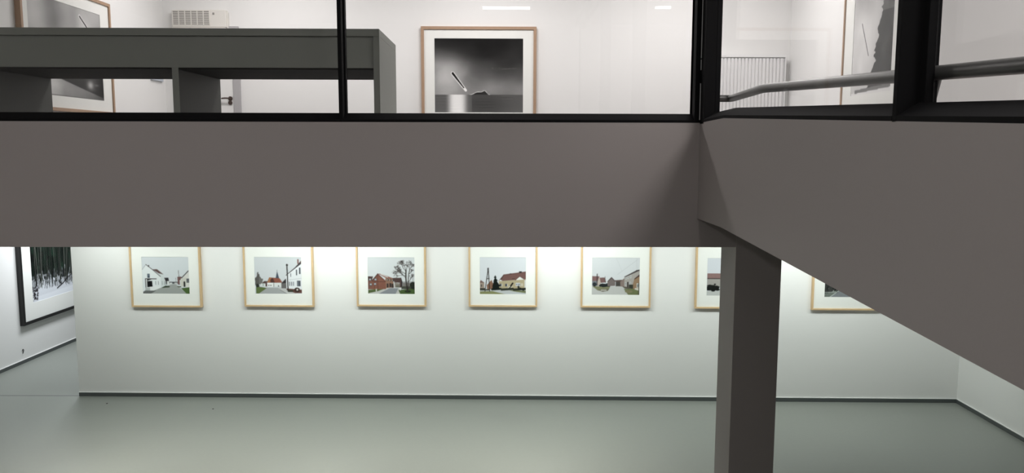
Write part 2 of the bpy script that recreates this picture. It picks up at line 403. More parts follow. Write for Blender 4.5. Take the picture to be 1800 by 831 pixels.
def pic3():
    p = Pic((195, 680, 186, 567), sky=(204, 210, 214))
    p.poly([(195, 567), (195, 520), (380, 505), (520, 505), (530, 567)], (186, 186, 182), 3); p.poly([(300, 567), (420, 506), (510, 506), (480, 567)], (132, 138, 146), 3)
    p.poly([(195, 526), (380, 508), (290, 540), (195, 560)], (86, 108, 52), 8)
    p.poly([(195, 384), (250, 386), (236, 430), (195, 432)], (84, 60, 56), 6); p.rect(195, 426, 250, 520, (132, 84, 70), 8)
    p.poly([(228, 434), (298, 354), (386, 436), (382, 516), (232, 520)], (142, 82, 64), 8); p.poly([(236, 428), (298, 352), (306, 360), (244, 436)], (94, 62, 56), 4); p.poly([(298, 354), (386, 436), (380, 446), (300, 366)], (116, 58, 48), 4)
    p.line([(240, 440), (384, 440)], 4, (96, 52, 42)); p.line([(298, 366), (298, 516)], 4, (104, 56, 46)); p.line([(262, 400), (262, 512)], 3, (104, 56, 46))
    p.poly([(300, 356), (330, 358), (460, 404), (468, 426), (384, 404)], (150, 92, 78), 6); p.line([(330, 362), (400, 392)], 8, (206, 202, 198)); p.poly([(376, 404), (456, 408), (466, 500), (380, 506)], (150, 106, 82), 8)
    for x, y in ((262, 406), (256, 452), (205, 406), (212, 456)): p.rect(x, y, x + 26, y + 26, (78, 74, 76)); p.rect(x + 4, y + 4, x + 22, y + 20, (168, 172, 178))
    for x, y in ((392, 408), (420, 410), (446, 414)): p.rect(x, y, x + 16, y + 24, (66, 58, 58)); p.rect(x + 2, y + 3, x + 6, y + 21, (190, 186, 180))
    for x, y in ((390, 458), (418, 454), (440, 460)): p.rect(x, y, x + 18, y + 42, (58, 50, 50))
    p.poly([(448, 400), (540, 398), (552, 440), (550, 500), (520, 500), (524, 450), (470, 446)], (86, 62, 60), 5); p.poly([(470, 446), (526, 456), (522, 500), (474, 500)], (138, 128, 118), 5); p.rect(484, 474, 520, 500, (108, 106, 92), 5); p.poly([(540, 400), (552, 440), (550, 500), (538, 500)], (44, 40, 42))
    p.rect(552, 436, 680, 450, (150, 154, 156)); p.rect(552, 450, 640, 486, (122, 118, 114), 14); p.poly([(628, 462), (650, 440), (680, 444), (680, 522), (626, 520)], (38, 44, 36), 6); p.rect(540, 486, 640, 516, (70, 74, 62), 12)
    p.poly([(510, 524), (640, 512), (680, 520), (680, 567), (528, 567)], (74, 102, 46), 8); p.blob(606, 540, 34, 12, (40, 56, 34), 6); p.line([(660, 378), (662, 440)], 4, (100, 96, 92))
    dk = (56, 48, 44)
    p.line([(604, 536), (594, 470), (588, 400), (590, 320)], 13, dk); p.line([(608, 530), (612, 440), (618, 360), (628, 320)], 8, dk)
    for x, y, a, L in ((588, 400, -2.3, 44), (588, 360, -2.6, 50), (590, 320, -1.9, 40), (590, 322, -1.2, 36), (628, 322, -1.2, 30), (618, 360, -.6, 24), (588, 380, -2.9, 36), (590, 330, -2.3, 44), (612, 440, -.8, 30), (540, 320, -2.6, 24), (628, 322, -1.7, 28)):
        p.branch(x, y, a, L, 4.6, dk, 5)
    p.rect(276, 514, 286, 540, (210, 210, 206)); p.rect(526, 500, 534, 530, (214, 214, 210)); return p.out()
def pic4():
    p = Pic((200, 677, 186, 569), sky=(208, 214, 222))
    p.poly([(200, 569), (200, 520), (677, 525), (677, 569)], (186, 192, 196), 3); p.poly([(200, 540), (330, 536), (470, 569), (200, 569)], (138, 142, 84), 7); p.poly([(500, 526), (677, 530), (677, 556), (560, 540)], (120, 128, 80), 8)
    p.poly([(200, 446), (210, 422), (250, 450), (200, 456)], (124, 94, 88), 5); p.rect(200, 450, 248, 512, (164, 142, 126), 6); p.rect(212, 468, 224, 492, (90, 84, 82)); p.rect(200, 506, 256, 530, (48, 52, 44), 8)
    p.poly([(272, 476), (322, 420), (342, 470), (330, 516), (276, 518)], (144, 96, 70), 8)
    p.poly([(392, 434), (446, 364), (677, 332), (677, 412), (420, 432)], (124, 82, 76), 5); p.poly([(404, 418), (446, 366), (452, 370), (418, 432)], (92, 62, 58), 4)
    p.poly([(398, 434), (677, 414), (677, 520), (398, 514)], (182, 166, 124), 5); p.poly([(570, 420), (612, 386), (658, 414)], (222, 224, 218)); p.poly([(396, 434), (414, 416), (436, 432)], (216, 218, 214)); p.line([(566, 424), (612, 384), (662, 416)], 4, (96, 66, 60))
    p.poly([(604, 332), (634, 330), (634, 346), (606, 352)], (56, 48, 48)); p.rect(510, 352, 526, 362, (70, 54, 52)); p.line([(536, 410), (560, 408)], 7, (74, 54, 52)); p.line([(448, 372), (677, 340)], 3, (86, 60, 56))
    p.rect(662, 420, 677, 500, (210, 212, 208))
    for x in (404, 462): p.rect(x, 460, x + 24, 486, (74, 80, 96)); p.rect(x + 22, 460, x + 28, 488, (220, 218, 206))
    p.rect(570, 450, 618, 482, (206, 212, 220))
    for x in (576, 592, 606): p.rect(x, 458, x + 9, 474, (96, 104, 124))
    p.rect(626, 454, 646, 484, (202, 192, 164)); p.line([(540, 454), (508, 500)], 16, (36, 34, 34)); p.line([(486, 510), (510, 486)], 10, (204, 198, 176)); p.line([(512, 512), (536, 486)], 10, (196, 188, 160))
    for x in range(330, 677, 14): p.blob(x, 512 + (x * 7 % 9), 14, 12, (48, 54, 40), 9)
    p.bush(640, 514, 38, 14, (34, 40, 32), 20); p.blob(600, 494, 10, 16, (40, 46, 38), 5)
    tr = (20, 30, 26)
    p.poly([(360, 372), (374, 396), (366, 402), (388, 428), (378, 432), (402, 474), (396, 482), (412, 522), (330, 524), (334, 470), (344, 440), (340, 434), (354, 404), (346, 396)], tr, 5); p.bush(372, 490, 38, 28, tr, 30)
    pl = (58, 50, 48)
    p.line([(288, 300), (254, 538)], 8, pl); p.line([(288, 300), (303, 538)], 9, pl); p.line([(272, 408), (298, 408)], 8, pl); p.rect(280, 298, 294, 334, (50, 44, 44)); p.rect(200, 516, 300, 530, (66, 70, 56), 8); return p.out()
def pic5():
    p = Pic((178, 670, 190, 576), sky=(205, 210, 215))
    p.line([(440, 366), (650, 208)], 2.5, (178, 182, 188)); p.line([(428, 195), (490, 340)], 2.5, (190, 194, 198)); p.line([(636, 200), (640, 320)], 2.5, (184, 188, 192))
    p.poly([(178, 576), (178, 490), (500, 486), (670, 540), (670, 576)], (188, 190, 188), 3)
    p.poly([(180, 486), (370, 486), (360, 510), (300, 540), (240, 530)], (128, 130, 90), 7); p.poly([(240, 524), (360, 510), (345, 534), (290, 544)], (112, 106, 84), 8); p.rect(272, 522, 330, 532, (196, 194, 188), 4)
    p.poly([(180, 382), (256, 384), (254, 440), (180, 434)], (134, 92, 92), 5); p.rect(180, 432, 236, 482, (116, 124, 134), 4); p.blob(206, 468, 20, 22, (44, 52, 58), 4); p.rect(228, 358, 237, 482, (60, 50, 52))
    p.poly([(236, 440), (254, 392), (270, 430), (268, 482), (238, 482)], (188, 172, 160), 3); p.poly([(258, 398), (312, 396), (326, 446), (270, 452)], (128, 90, 88), 5); p.line([(314, 386), (318, 450)], 4, (70, 58, 60))
    p.bush(312, 476, 52, 18, (38, 44, 44), 36); p.rect(262, 462, 366, 492, (38, 44, 44), 5)
    p.poly([(338, 436), (380, 392), (420, 432), (420, 482), (342, 486)], (120, 106, 104), 5); p.poly([(336, 438), (380, 390), (424, 434), (416, 436), (380, 402), (344, 440)], (78, 62, 62), 3)
    p.poly([(414, 424), (500, 418), (490, 442), (424, 440)], (98, 78, 72), 5); p.rect(424, 440, 476, 486, (74, 70, 66), 8); p.poly([(470, 440), (512, 402), (514, 492), (474, 488)], (138, 116, 108), 5)
    p.poly([(512, 388), (636, 324), (670, 316), (670, 372), (616, 404), (604, 510), (512, 490)], (166, 160, 154), 5); p.poly([(512, 386), (640, 318), (672, 312), (672, 322), (514, 394)], (74, 64, 66), 3); p.rect(632, 318, 640, 330, (60, 50, 52))
    for x, y, w, h in ((524, 392, 12, 22), (546, 384, 12, 24), (570, 374, 14, 26), (520, 446, 14, 28), (566, 440, 14, 32)): p.rect(x, y, x + w, y + h, (222, 224, 224)); p.rect(x + 2, y + 3, x + w - 2, y + h - 3, (140, 146, 150))
    p.poly([(600, 470), (616, 404), (670, 362), (670, 530), (600, 516)], (156, 120, 86), 6); p.poly([(614, 408), (668, 362), (670, 380), (618, 416)], (82, 54, 50), 3); p.rect(640, 456, 662, 500, (214, 214, 206)); p.rect(644, 462, 658, 496, (130, 134, 134)); p.rect(622, 504, 668, 528, (206, 200, 184), 4)
    p.rect(542, 440, 556, 496, (58, 48, 46)); p.rect(560, 468, 604, 516, (58, 62, 50), 10); p.poly([(490, 486), (560, 496), (600, 516), (520, 510)], (92, 84, 72), 6)
    p.poly([(508, 514), (600, 510), (670, 534), (670, 576), (556, 576)], (112, 122, 72), 9); p.blob(560, 540, 40, 14, (132, 126, 86), 8); p.rect(660, 450, 670, 576, (70, 64, 44), 6); return p.out()
def pic6():
    p = Pic((243, 612, 196, 586), sky=(206, 212, 222))
    p.poly([(243, 586), (243, 540), (420, 500), (612, 500), (612, 586)], (190, 194, 192), 3)
    p.poly([(246, 354), (362, 354), (360, 410), (246, 410)], (150, 110, 108), 5); p.rect(246, 404, 358, 412, (60, 48, 50)); p.rect(246, 412, 358, 500, (164, 160, 154), 4); p.rect(356, 350, 368, 360, (40, 36, 38))
    p.poly([(354, 360), (372, 380), (372, 510), (348, 516)], (190, 184, 176), 3); p.rect(372, 404, 400, 496, (222, 206, 180), 3); p.rect(374, 388, 420, 404, (128, 132, 136)); p.rect(376, 456, 384, 500, (90, 66, 54)); p.rect(300, 460, 314, 476, (50, 50, 52))
    p.bush(290, 506, 54, 30, (26, 30, 28), 40); p.rect(246, 500, 340, 532, (26, 30, 28), 5); p.line([(348, 520), (400, 494)], 4, (90, 92, 84))
    p.poly([(400, 420), (470, 380), (600, 390), (612, 410), (612, 490), (400, 496)], (176, 150, 128), 6); p.poly([(410, 418), (470, 376), (612, 384), (612, 412)], (134, 92, 86), 5)
    for x in (430, 480, 530, 570): p.rect(x, 436, x + 18, 464, (88, 90, 96))
    return p.out()
def pic7():
    p = Pic((280, 780, 205, 598), sky=(206, 212, 218))
    p.poly([(280, 420), (420, 470), (560, 500), (700, 480), (780, 430), (780, 598), (280, 598)], (124, 130, 136), 3)
    p.poly([(280, 400), (430, 360), (440, 520), (280, 570)], (60, 62, 60), 10); p.poly([(280, 560), (430, 522), (436, 534), (340, 598), (280, 598)], (110, 120, 112), 6)
    for i in range(26):
        x = p.rng.uniform(284, 420); y = p.rng.uniform(430, 560); p.line([(x, y), (x + p.rng.uniform(-14, 14), y - p.rng.uniform(15, 50))], p.rng.uniform(4, 10), (24, 28, 26) if i % 3 else (150, 158, 152))
    p.line([(284, 548), (400, 545)], 6, (160, 170, 164)); p.line([(340, 598), (440, 525)], 8, (176, 186, 180))
    p.poly([(560, 420), (620, 360), (760, 350), (780, 380), (780, 470), (570, 490)], (186, 170, 150), 5); p.poly([(556, 424), (620, 356), (780, 344), (780, 390)], (130, 90, 84), 5); return p.out()
def forest():
    p = Pic((0, 100, 0, 130), 150, 190, sky=(15, 32, 23)); r = p.rng
    p.im += r.normal(0, 4, p.im.shape[:2])[..., None]
    for _ in range(170):
        x, y = r.uniform(0, 100), r.uniform(0, 92); c = [(10, 24, 17), (20, 50, 34), (14, 38, 25), (7, 12, 10)][int(r.integers(4))]; p.blob(x, y, r.uniform(2, 6), r.uniform(2, 8), c, 4)
    edge = 96 + .09 * p.X + 2 * np.sin(p.X * .25 + 1) - 7 * np.exp(-((p.X - 26) / 16) ** 2)
    p.paint(p.Y > edge, (214, 220, 230), 5)
    for _ in range(300):
        x = r.uniform(0, 100); y = r.uniform(94, 114) + .05 * x; L = r.uniform(3, 13); p.line([(x, y), (x + r.uniform(-2, 2), y - L)], r.uniform(.4, 1.4), (34, 38, 40) if r.random() < .72 else (196, 204, 212))
    for _ in range(60):
        x = r.uniform(0, 100); p.line([(x, r.uniform(96, 110)), (x + r.uniform(-3, 3), 50), (x + r.uniform(-6, 6), 0)], r.uniform(.5, 1.5), [(14, 18, 18), (46, 52, 46), (66, 72, 64), (8, 10, 10)][int(r.integers(4))])
    for x, a in ((16, -.06), (22, .05), (78, .02), (82, .10), (90, .14)): p.line([(x, 112), (x + a * 112, 0)], 1.2, (92, 96, 86))
    p.line([(58, 119), (72, 114), (82, 109)], 2, (24, 24, 28)); p.line([(72, 114), (82, 108), (98, 103)], 1.4, (34, 34, 38))
    for _ in range(60):
        c = (r.uniform(0, 12), r.uniform(108, 128)); p.line([c, (c[0] + .5, c[1])], r.uniform(1, 3), (46, 42, 48))
    lim = 121 - .02 * p.X
    p.paint((p.Y > lim + 2) & (p.X > 12), (228, 234, 244), 2); return p.out()
def fbm(w, h, seed, sx, sy):
    r = np.random.default_rng(seed); out = np.zeros((h, w)); amp = 1
    for o in range(4):
        gx, gy = int(sx * 2 ** o) + 2, int(sy * 2 ** o) + 2; g = r.random((gy, gx))
        xx = np.linspace(0, gx - 1.001, w); yy = np.linspace(0, gy - 1.001, h); xi, yi = xx.astype(int), yy.astype(int)
        fx, fy = (xx - xi), (yy - yi)[:, None]; fx = fx * fx * (3 - 2 * fx); fy = fy * fy * (3 - 2 * fy)
        a = g[np.ix_(yi, xi)]; b = g[np.ix_(yi, xi + 1)]; c = g[np.ix_(yi + 1, xi)]; d = g[np.ix_(yi + 1, xi + 1)]
        out += amp * ((a * (1 - fx) + b * fx) * (1 - fy) + (c * (1 - fx) + d * fx) * fy); amp *= .5
    return out / 1.875
def seg_d(U, V, a, b, asp):
    ax, ay, bx, by = a[0] * asp, a[1], b[0] * asp, b[1]; x, y = U * asp, V; L2 = (bx - ax) ** 2 + (by - ay) ** 2
    t = np.clip(((x - ax) * (bx - ax) + (y - ay) * (by - ay)) / L2, 0, 1); return np.hypot(x - ax - t * (bx - ax), y - ay - t * (by - ay)), t
def mono(kind, w, h, asp):
    U, V = np.meshgrid((np.arange(w) + .5) / w, (np.arange(h) + .5) / h); n = fbm(w, h, {'sea': 3, 'cliff': 5, 'shore': 9}[kind], 4, 4) - .5
    g = lambda u, v, su, sv: np.exp(-((U - u) / su) ** 2 - ((V - v) / sv) ** 2)
    if kind == 'sea':
        G = 26 + 78 * np.clip(V / .75, 0, 1) ** 1.6 + 105 * g(.16, .52, .26, .30) + 40 * g(.05, .35, .25, .2) + n * 46 - 24 * g(.45, .05, .3, .3) + 46 * g(.85, .66, .4, .14)
        hz = .757; sea = 92 + 150 * np.exp(-((U - .255) / .10) ** 4) - 30 * (U > .42) * g(.55, .9, .3, .2) + 30 * (V - hz) + n * 30 * np.sin(V * 160)
        G = np.where(V > hz, sea, G); isl = hz - .052 * np.exp(-((U - .565) / .033) ** 2) - .042 * np.exp(-((U - .49) / .055) ** 2) + .008
        G = np.where((V > isl - .008) & (V < hz), 214, G); G = np.where((V > isl) & (V < hz), 34 + n * 60, G)
        d, t = seg_d(U, V, (.205, .47), (.352, .70), asp); G = np.where(d < .024 * (1 - .35 * t), 246, G); d, t = seg_d(U, V, (.205, .47), (.33, .665), asp); G = np.where(d < .0155 * (1.1 - .6 * t), 8, G)
    elif kind == 'shore':
        G = 168 - 40 * g(.3, .2, .12, .6) + 24 * g(.1, .2, .15, .5) - 30 * g(.62, .3, .08, .5) + 40 * g(.72, .3, .15, .25) + n * 34
        hz = .68 + .03 * U; low = 176 - 70 * U + 60 * g(.15, .9, .2, .2) + n * 70
        band = 48 + n * 50; G = np.where(V > hz - .02, band, G); G = np.where(V > hz + .04 + .22 * U, low, G)
        G = np.where(V > hz - .03, G + 120 * g(.80, .84, .05, .05) + 60 * g(.9, .83, .03, .012), G); G = np.where(V > .985, 110, G)
        d, t = seg_d(U, V, (.69, .09), (.79, .19), asp); G = np.where(d < .02, 236, G); G = np.where(d < .011, 12, G)
    else:
        G = 196 - 40 * g(.25, 0, .3, .3) + 30 * g(.3, .6, .3, .35) + n * 30
        edge = .50 + .32 * (1 - V) ** 1.2 + .16 * (fbm(w, h, 21, 3, 22) - .5) - .16 * np.clip((V - .8) / .2, 0, 1) ** 2
        G = np.where(U > edge, 62 + n * 70 + 36 * (V < .35), G)
        G = np.where((V > .93 + .05 * (1 - U)), 226, G); G = np.where((V > .955 - .02 * U) & (V < .985 - .02 * U) & (U > .1), 120, G)
        d, t = seg_d(U, V, (.22, .40), (.42, .68), asp); G = np.where(d < .012, 226, G); G = np.where(d < .0055, 26, G)
    G = np.clip(G, 6, 250); return np.stack([G, G, G * .995], -1)

def print_mesh(name, im, x0, x1, z0, z1, y, parent):
    h, w = im.shape[:2]
    xs = np.linspace(x0, x1, w + 1); zs = np.linspace(z1, z0, h + 1)
    X, Z = np.meshgrid(xs, zs); co = np.stack([X, np.full_like(X, y), Z], -1).reshape(-1, 3)
    back = np.array([(x0, y + .002, z1), (x1, y + .002, z1), (x1, y + .002, z0), (x0, y + .002, z0)])
    idx = np.arange((h + 1) * (w + 1)).reshape(h + 1, w + 1)
    q = np.stack([idx[1:, :-1], idx[1:, 1:], idx[:-1, 1:], idx[:-1, :-1]], -1).reshape(-1, 4)
    nv = len(co); me = bpy.data.meshes.new(name)
    faces = q.tolist() + [[nv, nv + 1, nv + 2, nv + 3]]
    c = [idx[0, 0], idx[0, w], idx[h, w], idx[h, 0]]
    me.from_pydata(np.concatenate([co, back]).tolist(), [], faces + [idx[0].tolist() + [nv + 1, nv], idx[h, ::-1].tolist() + [nv + 3, nv + 2], idx[:, 0][::-1].tolist() + [nv, nv + 3], idx[:, w].tolist() + [nv + 2, nv + 1]])
    at = me.color_attributes.new('print_color', 'FLOAT_COLOR', 'CORNER')
    pad = np.pad(s2l(im), ((1, 1), (1, 1), (0, 0)), mode='edge')
    vc = (pad[:-1, :-1] + pad[1:, :-1] + pad[:-1, 1:] + pad[1:, 1:]) / 4
    vc = np.concatenate([vc.reshape(-1, 3), np.full((4, 3), .8)])
    vi = np.zeros(len(me.loops), np.int32); me.loops.foreach_get('vertex_index', vi)
    lc = np.ones((len(vi), 4), np.float32); lc[:, :3] = vc[vi]; at.data.foreach_set('color', lc.ravel())
    me.materials.append(M_PRINT); me.update()
    o = bpy.data.objects.new(name, me); COL.objects.link(o); o.parent = parent
    return o

def framed(label, loc, rz, W, H, fw, depth, img, im, fm, group=None):
    """loc = bottom-left corner on the wall; img = (x0, x1, z0, z1) of the print in the frame"""
    t = thing('framed_photograph', label, 'framed photograph', loc, rz, group)
    f = MB(); f.ring((0, W, 0, H), (fw, W - fw, fw, H - fw), -depth, 0, .0015); f.build('frame', fm, t)
    m = MB(); y = -depth + .014
    m.ring((fw - .004, W - fw + .004, fw - .004, H - fw + .004), img, y, y + .003); mo = m.build('mat_board', M_MAT, t)
    print_mesh('print', im, img[0] - .002, img[1] + .002, img[2] - .002, img[3] + .002, y + .0035, t)
    MB().box(fw - .003, W - fw + .003, -depth + .005, -depth + .008, fw - .003, H - fw + .003).build('glazing', M_PGLASS, t)
    return t

# seven village views in a row on the gallery wall
FW_, FH_ = None, None
specs = [  # bottom corners in the photograph, print left/right, print bottom/top
    (234.3, 357.4, 538.3, 253.5, 335.2, 515.0, 450.7, pic1, 'pale wood framed photograph of a white house beside a straight village street'),
    (431.9, 553.7, 537.6, 450.0, 532.0, 515.2, 451.0, pic2, 'pale wood framed photograph of a church spire behind a red-roofed white barn'),
    (628.5, 750.0, 537.2, 648.0, 729.6, 515.4, 451.3, pic3, 'pale wood framed photograph of brick houses and a bare tree'),
    (824.3, 944.2, 537.8, 843.8, 924.2, 515.9, 451.3, pic4, 'pale wood framed photograph of a long brown-roofed house with dark fir and A-shaped pole'),
    (1020.1, 1142.3, 539.0, 1040.0, 1123.0, 517.0, 452.0, pic5, 'pale wood framed photograph of a wide grey village yard ringed by houses'),
    (1219.9, 1343.0, 541.0, 1241.0, 1324.0, 518.5, 453.0, pic6, 'pale wood framed photograph of a red-roofed house, partly hidden by the column'),
    (1424.4, 1548.5, 543.6, 1447.5, 1530.0, 521.0, 455.5, pic7, 'pale wood framed photograph mostly covered by the slanting ramp edge'),
]
for bl, br, by, il, ir, ib, it, fn, lab in specs:
    p0 = onwall(bl, by); p1 = onwall(br, by); W = (p1 - p0).dot(wd); H = W * .915
    l = (onwall(il, ib) - p0).dot(wd); r_ = (onwall(ir, ib) - p0).dot(wd); zb = onwall(il, ib).z - p0.z; zt = onwall(il, it).z - p0.z
    l = max(l, .04)
    framed(lab, (p0.x, p0.y, p0.z), ANG, W, H, .02, .042, (l, r_, zb, zt), fn(), M_WOOD, 'village views along the gallery wall')

# black framed forest on the lower left wall
angL = math.atan2(ld.y, ld.x); nL = Vector((-ld.y, ld.x, 0))
def onleft(px, py):
    d = ray(px, py); t = (D - EYE).dot(nL) / d.dot(nL); return EYE + d * t
q0 = onleft(35.5, 573); q1 = onleft(40.5, 562)
qi = onleft(53, 532); qj = onleft(125, 498)
fl = (qi - q0).dot(ld); fr = (qj - q0).dot(ld); fb = qi.z - q0.z
framed('large black framed photograph of a dark forest above snow', (q0.x, q0.y, q0.z), angL, fr + fl, 1.83, .042, .06,
       (fl, fr, fb, 1.83 - fb), forest(), M_BFRAME)
k = onleft(40, 617.5)
mk = MB()  # unidentified curled mark on the wall, modelled as a thin tube
pts = [(-.016, .022), (-.004, .03), (.010, .026), (.014, .012), (.004, 0), (-.002, -.010), (-.008, -.026)]
mk.tube([(x, 0, z) for x, z in pts], .0055, 8)
o = mk.build('wall_mark', M_DARK); o.location = k - nL * -.0 ; o.location = k + Vector((.007, 0, 0)); o.rotation_euler = (0, 0, angL)
tag(o, 'small dark curled hook low on the white wall under the forest photograph', 'mark')
for i, (x, y, lab) in enumerate(((188, 709, 'tiny dark floor speck close to the end of the gallery wall'), (374.5, 718.5, 'tiny dark floor speck in front of the wall below the church photograph'))):  # dark specks on the floor, modelled as small discs
    c = atZ(x, y, 0); o = MB().cyl((0, 0, 0), (0, 0, .004), .011, 14, .008).build('floor_speck', M_DARK, smooth=True); o.location = c; tag(o, lab, 'floor speck')

# large monochrome pictures upstairs
def upfront(px, py): return atY(px, py, YBU)
p0 = upfront(742, 219.5); p1 = upfront(942, 219.5); pt = upfront(741, 47)
ia = upfront(765, 197.5); ib_ = upfront(919.5, 68.5)
framed('oak framed monochrome photograph of a glowing streak over a sea with small island', (p0.x, YBU, p0.z), 0, p1.x - p0.x, pt.z - p0.z, .035, .045,
       (ia.x - p0.x, ib_.x - p0.x, ia.z - p0.z, ib_.z - p0.z), mono('sea', 250, 210, 1.19), M_WOOD2)
yl = atX(27, 46, XUL).y; yr = atX(186.7, 46, XUL).y
zt = atX(184.5, 7.5, XUL).z; zb = atX(195, 203, XUL).z
i0 = atX(41.8, 46, XUL).y; i1 = atX(169.5, 46, XUL).y; izt = atX(168.8, 26.5, XUL).z; izb = atX(178.7, 177.5, XUL).z
framed('oak framed monochrome photograph on the side wall above the dark grey desk', (XUL, yl, zb), R(90), yr - yl, zt - zb, .03, .05,
       (i0 - yl, i1 - yl, izb - zb, izt - zb), mono('shore', 200, 160, 1.3), M_WOOD2)
yf = atX(1488.5, 60, XUR).y; i0 = atX(1505, 60, XUR).y; i1 = atX(1575, 60, XUR).y; izb = atX(1501, 169, XUR).z
mg = yf - i0
framed('oak framed monochrome photograph of a dark cliff, seen behind the ramp handrail', (XUR, yf, izb - .16), R(-90), (yf - i1) + mg, 1.42, .022, .04,
       (mg, yf - i1, .16, 1.42 - .16), mono('cliff', 150, 190, .75), M_WOOD2)

# ------------------------------------------------------------------ upstairs furniture
# grey desk-like counter with open bays
YD0 = 6.0; YD1 = 6.93
dxr = atY(667.5, 120, YD0).x; dzt = atY(400, 49.5, YD0).z; dzf = atY(400, 118.5, YD0).z; dxi = atY(660, 160, YD0).x
dxl = XUL + .06
desk = thing('reception_counter', 'dark grey-green counter with deep fascia and open bays behind the gallery glass', 'counter', (0, 0, 0))
T = dxr - dxi + .012
MB().box(dxl, dxr, YD0, YD1, dzt - .055, dzt, .003).build('top_board', M_DESK, desk)
MB().box(dxr - T, dxr, YD0, YD1, ZUF, dzt - .055, .003).build('side_panel', M_DESK, desk)
MB().box(dxl, dxr - T, YD0 + .02, YD1 - .02, dzf, dzt - .055, .002).build('fascia', M_DESK, desk)
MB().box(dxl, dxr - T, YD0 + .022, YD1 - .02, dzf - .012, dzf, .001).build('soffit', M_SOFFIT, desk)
MB().box(dxl, dxr - T, YD0 + .03, YD1 - .03, ZUF, ZUF + .10, .002).build('plinth', M_DESK, desk)
dx = atY(315, 165, YD0 + .02).x
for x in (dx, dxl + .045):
    dv = MB().box(x - .045, x, YD0 + .024, YD1 - .02, ZUF + .10, dzf - .012, .002).build('divider', M_DESK_SHADE, desk)
    MB().box(x - .046, x + .001, YD0 + .018, YD0 + .0245, ZUF + .10, dzf, .001).build('edge_strip', M_DESK, dv)

# radiator on the upper back wall
r0 = upfront(1236, 98); r1 = upfront(1377, 98)
rad = thing('radiator', 'tall white fluted radiator on the upper wall beside the corner post', 'radiator', (r0.x, YBU - .002, 0))
RW = r1.x - r0.x; rt = r0.z; rb = ZUF + .002
nfl = 22; prof = []
for i in range(nfl):
    x = .02 + (RW - .04) * i / nfl; p = (RW - .04) / nfl
    prof += [(x, -.10), (x + p * .55, -.10), (x + p * .68, -.080), (x + p * .88, -.080)]
prof += [(RW - .02, -.10), (RW - .02, -.03), (.02, -.03)]
MB().prism([(x, y, rb + .03) for x, y in prof], (0, 0, rt - rb - .065)).build('panel', M_RAD, rad)
MB().box(0, RW, -.105, -.025, rt - .028, rt, .003).build('top_grille', M_RAD, rad)
for x in (0, RW - .014): MB().box(x, x + .014, -.105, -.025, rb, rt - .03, .002).build('side_cover', M_RAD, rad)
for x in (.15, RW - .15): MB().box(x - .03, x + .03, -.03, 0, rb + .1, rt - .2).build('bracket', M_RAD, rad)

# air conditioner over the desk
a0 = atY(301, 17, YBU - .08); a1 = atY(396.5, 17, YBU - .08); ah = .30
ac = thing('air_conditioner', 'cream wall air conditioner with wide grille above the dark counter', 'air conditioner', (a0.x, YBU, a0.z - ah))
AW = a1.x - a0.x
MB().box(0, AW, -.08, 0, .105, ah, .006).build('housing', M_AC, ac)
MB().box(0, AW * .99, -.095, 0, .0, .10, .006).build('lower_panel', M_AC, ac)
gx0, gx1 = .012, AW * .70; gz0, gz1 = .13, ah - .012
MB().box(gx0, gx1, -.082, -.075, gz0, gz1).build('grille_backing', M_ACD, ac)
g = MB()
for i in range(7): x = gx0 + (gx1 - gx0) * i / 6; g.box(x - .005, x + .005, -.088, -.080, gz0, gz1)
for i in range(9): z = gz0 + (gz1 - gz0) * i / 8; g.box(gx0, gx1, -.087, -.0805, z - .0035, z + .0035)
g.build('grille', M_AC, ac)
MB().box(AW * .755, AW * .79, -.083, -.078, ah - .055, ah - .03).build('badge', M_ACD, ac)
MB().box(AW * .70, AW * .88, -.0965, -.093, .03, .075).build('display', M_ACD, ac)
MB().box(AW * .995, AW * 1.02, -.05, 0, .02, ah - .02, .003).build('side_cap', M_AC, ac)
for x in (.03, AW * .69): MB().box(x, x + .008, -.098, -.093, .01, .085).build('flap_hinge', M_ACD, ac)

# door in the upper back wall
e0 = upfront(318, 175); e1 = upfront(411.5, 175); zt_d = upfront(400, 56).z
door = thing('door_1', None, None, (0, 0, 0), kind='structure')
leaf = MB().box(e0.x, e1.x, YBU - .025, YBU, ZUF + .008, zt_d, .002).build('leaf', M_DOOR, door)
fx = upfront(424.5, 175).x; fl_ = e0.x - .03
f = MB(); f.box(e1.x + .004, fx, YBU - .035, YBU, ZUF, zt_d + .06, .003); f.box(fl_, e0.x - .004, YBU - .035, YBU, ZUF, zt_d + .06, .003); f.box(e0.x - .004, e1.x + .004, YBU - .035, YBU, zt_d + .004, zt_d + .06, .003)
f.build('door_frame', M_DFR, door)
hc = upfront(406.5, 173.5)
h = MB(); h.cyl((hc.x, YBU - .025, hc.z), (hc.x, YBU - .035, hc.z), .026, 24); h.cyl((hc.x, YBU - .035, hc.z), (hc.x, YBU - .075, hc.z), .010, 14)
h.tube([(hc.x + .006, YBU - .072, hc.z), (hc.x - .05, YBU - .074, hc.z + .003), (hc.x - .085, YBU - .072, hc.z), (hc.x - .092, YBU - .055, hc.z)], .009, 12); h.build('door_handle', M_HANDLE, door, True)
kc = upfront(406.5, 181)
MB().cyl((kc.x, YBU - .025, kc.z), (kc.x, YBU - .036, kc.z), .024, 24).build('keyhole_plate', M_HANDLE, door, True)

# small control panel on the upper left wall
s0 = atX(264, 140, XUL); s1 = atX(284, 144, XUL)
sp = thing('switch_panel', 'small blue-grey control panel on the upper side wall near the door', 'switch panel', (XUL, s0.y, s0.z), R(90))
SWd = s1.y - s0.y
MB().box(0, SWd, -.025, 0, 0, .20, .003).build('housing', M_SW, sp)
MB().box(SWd * .45, SWd * .55, -.029, -.024, .03, .06).build('button', M_DARK, sp)

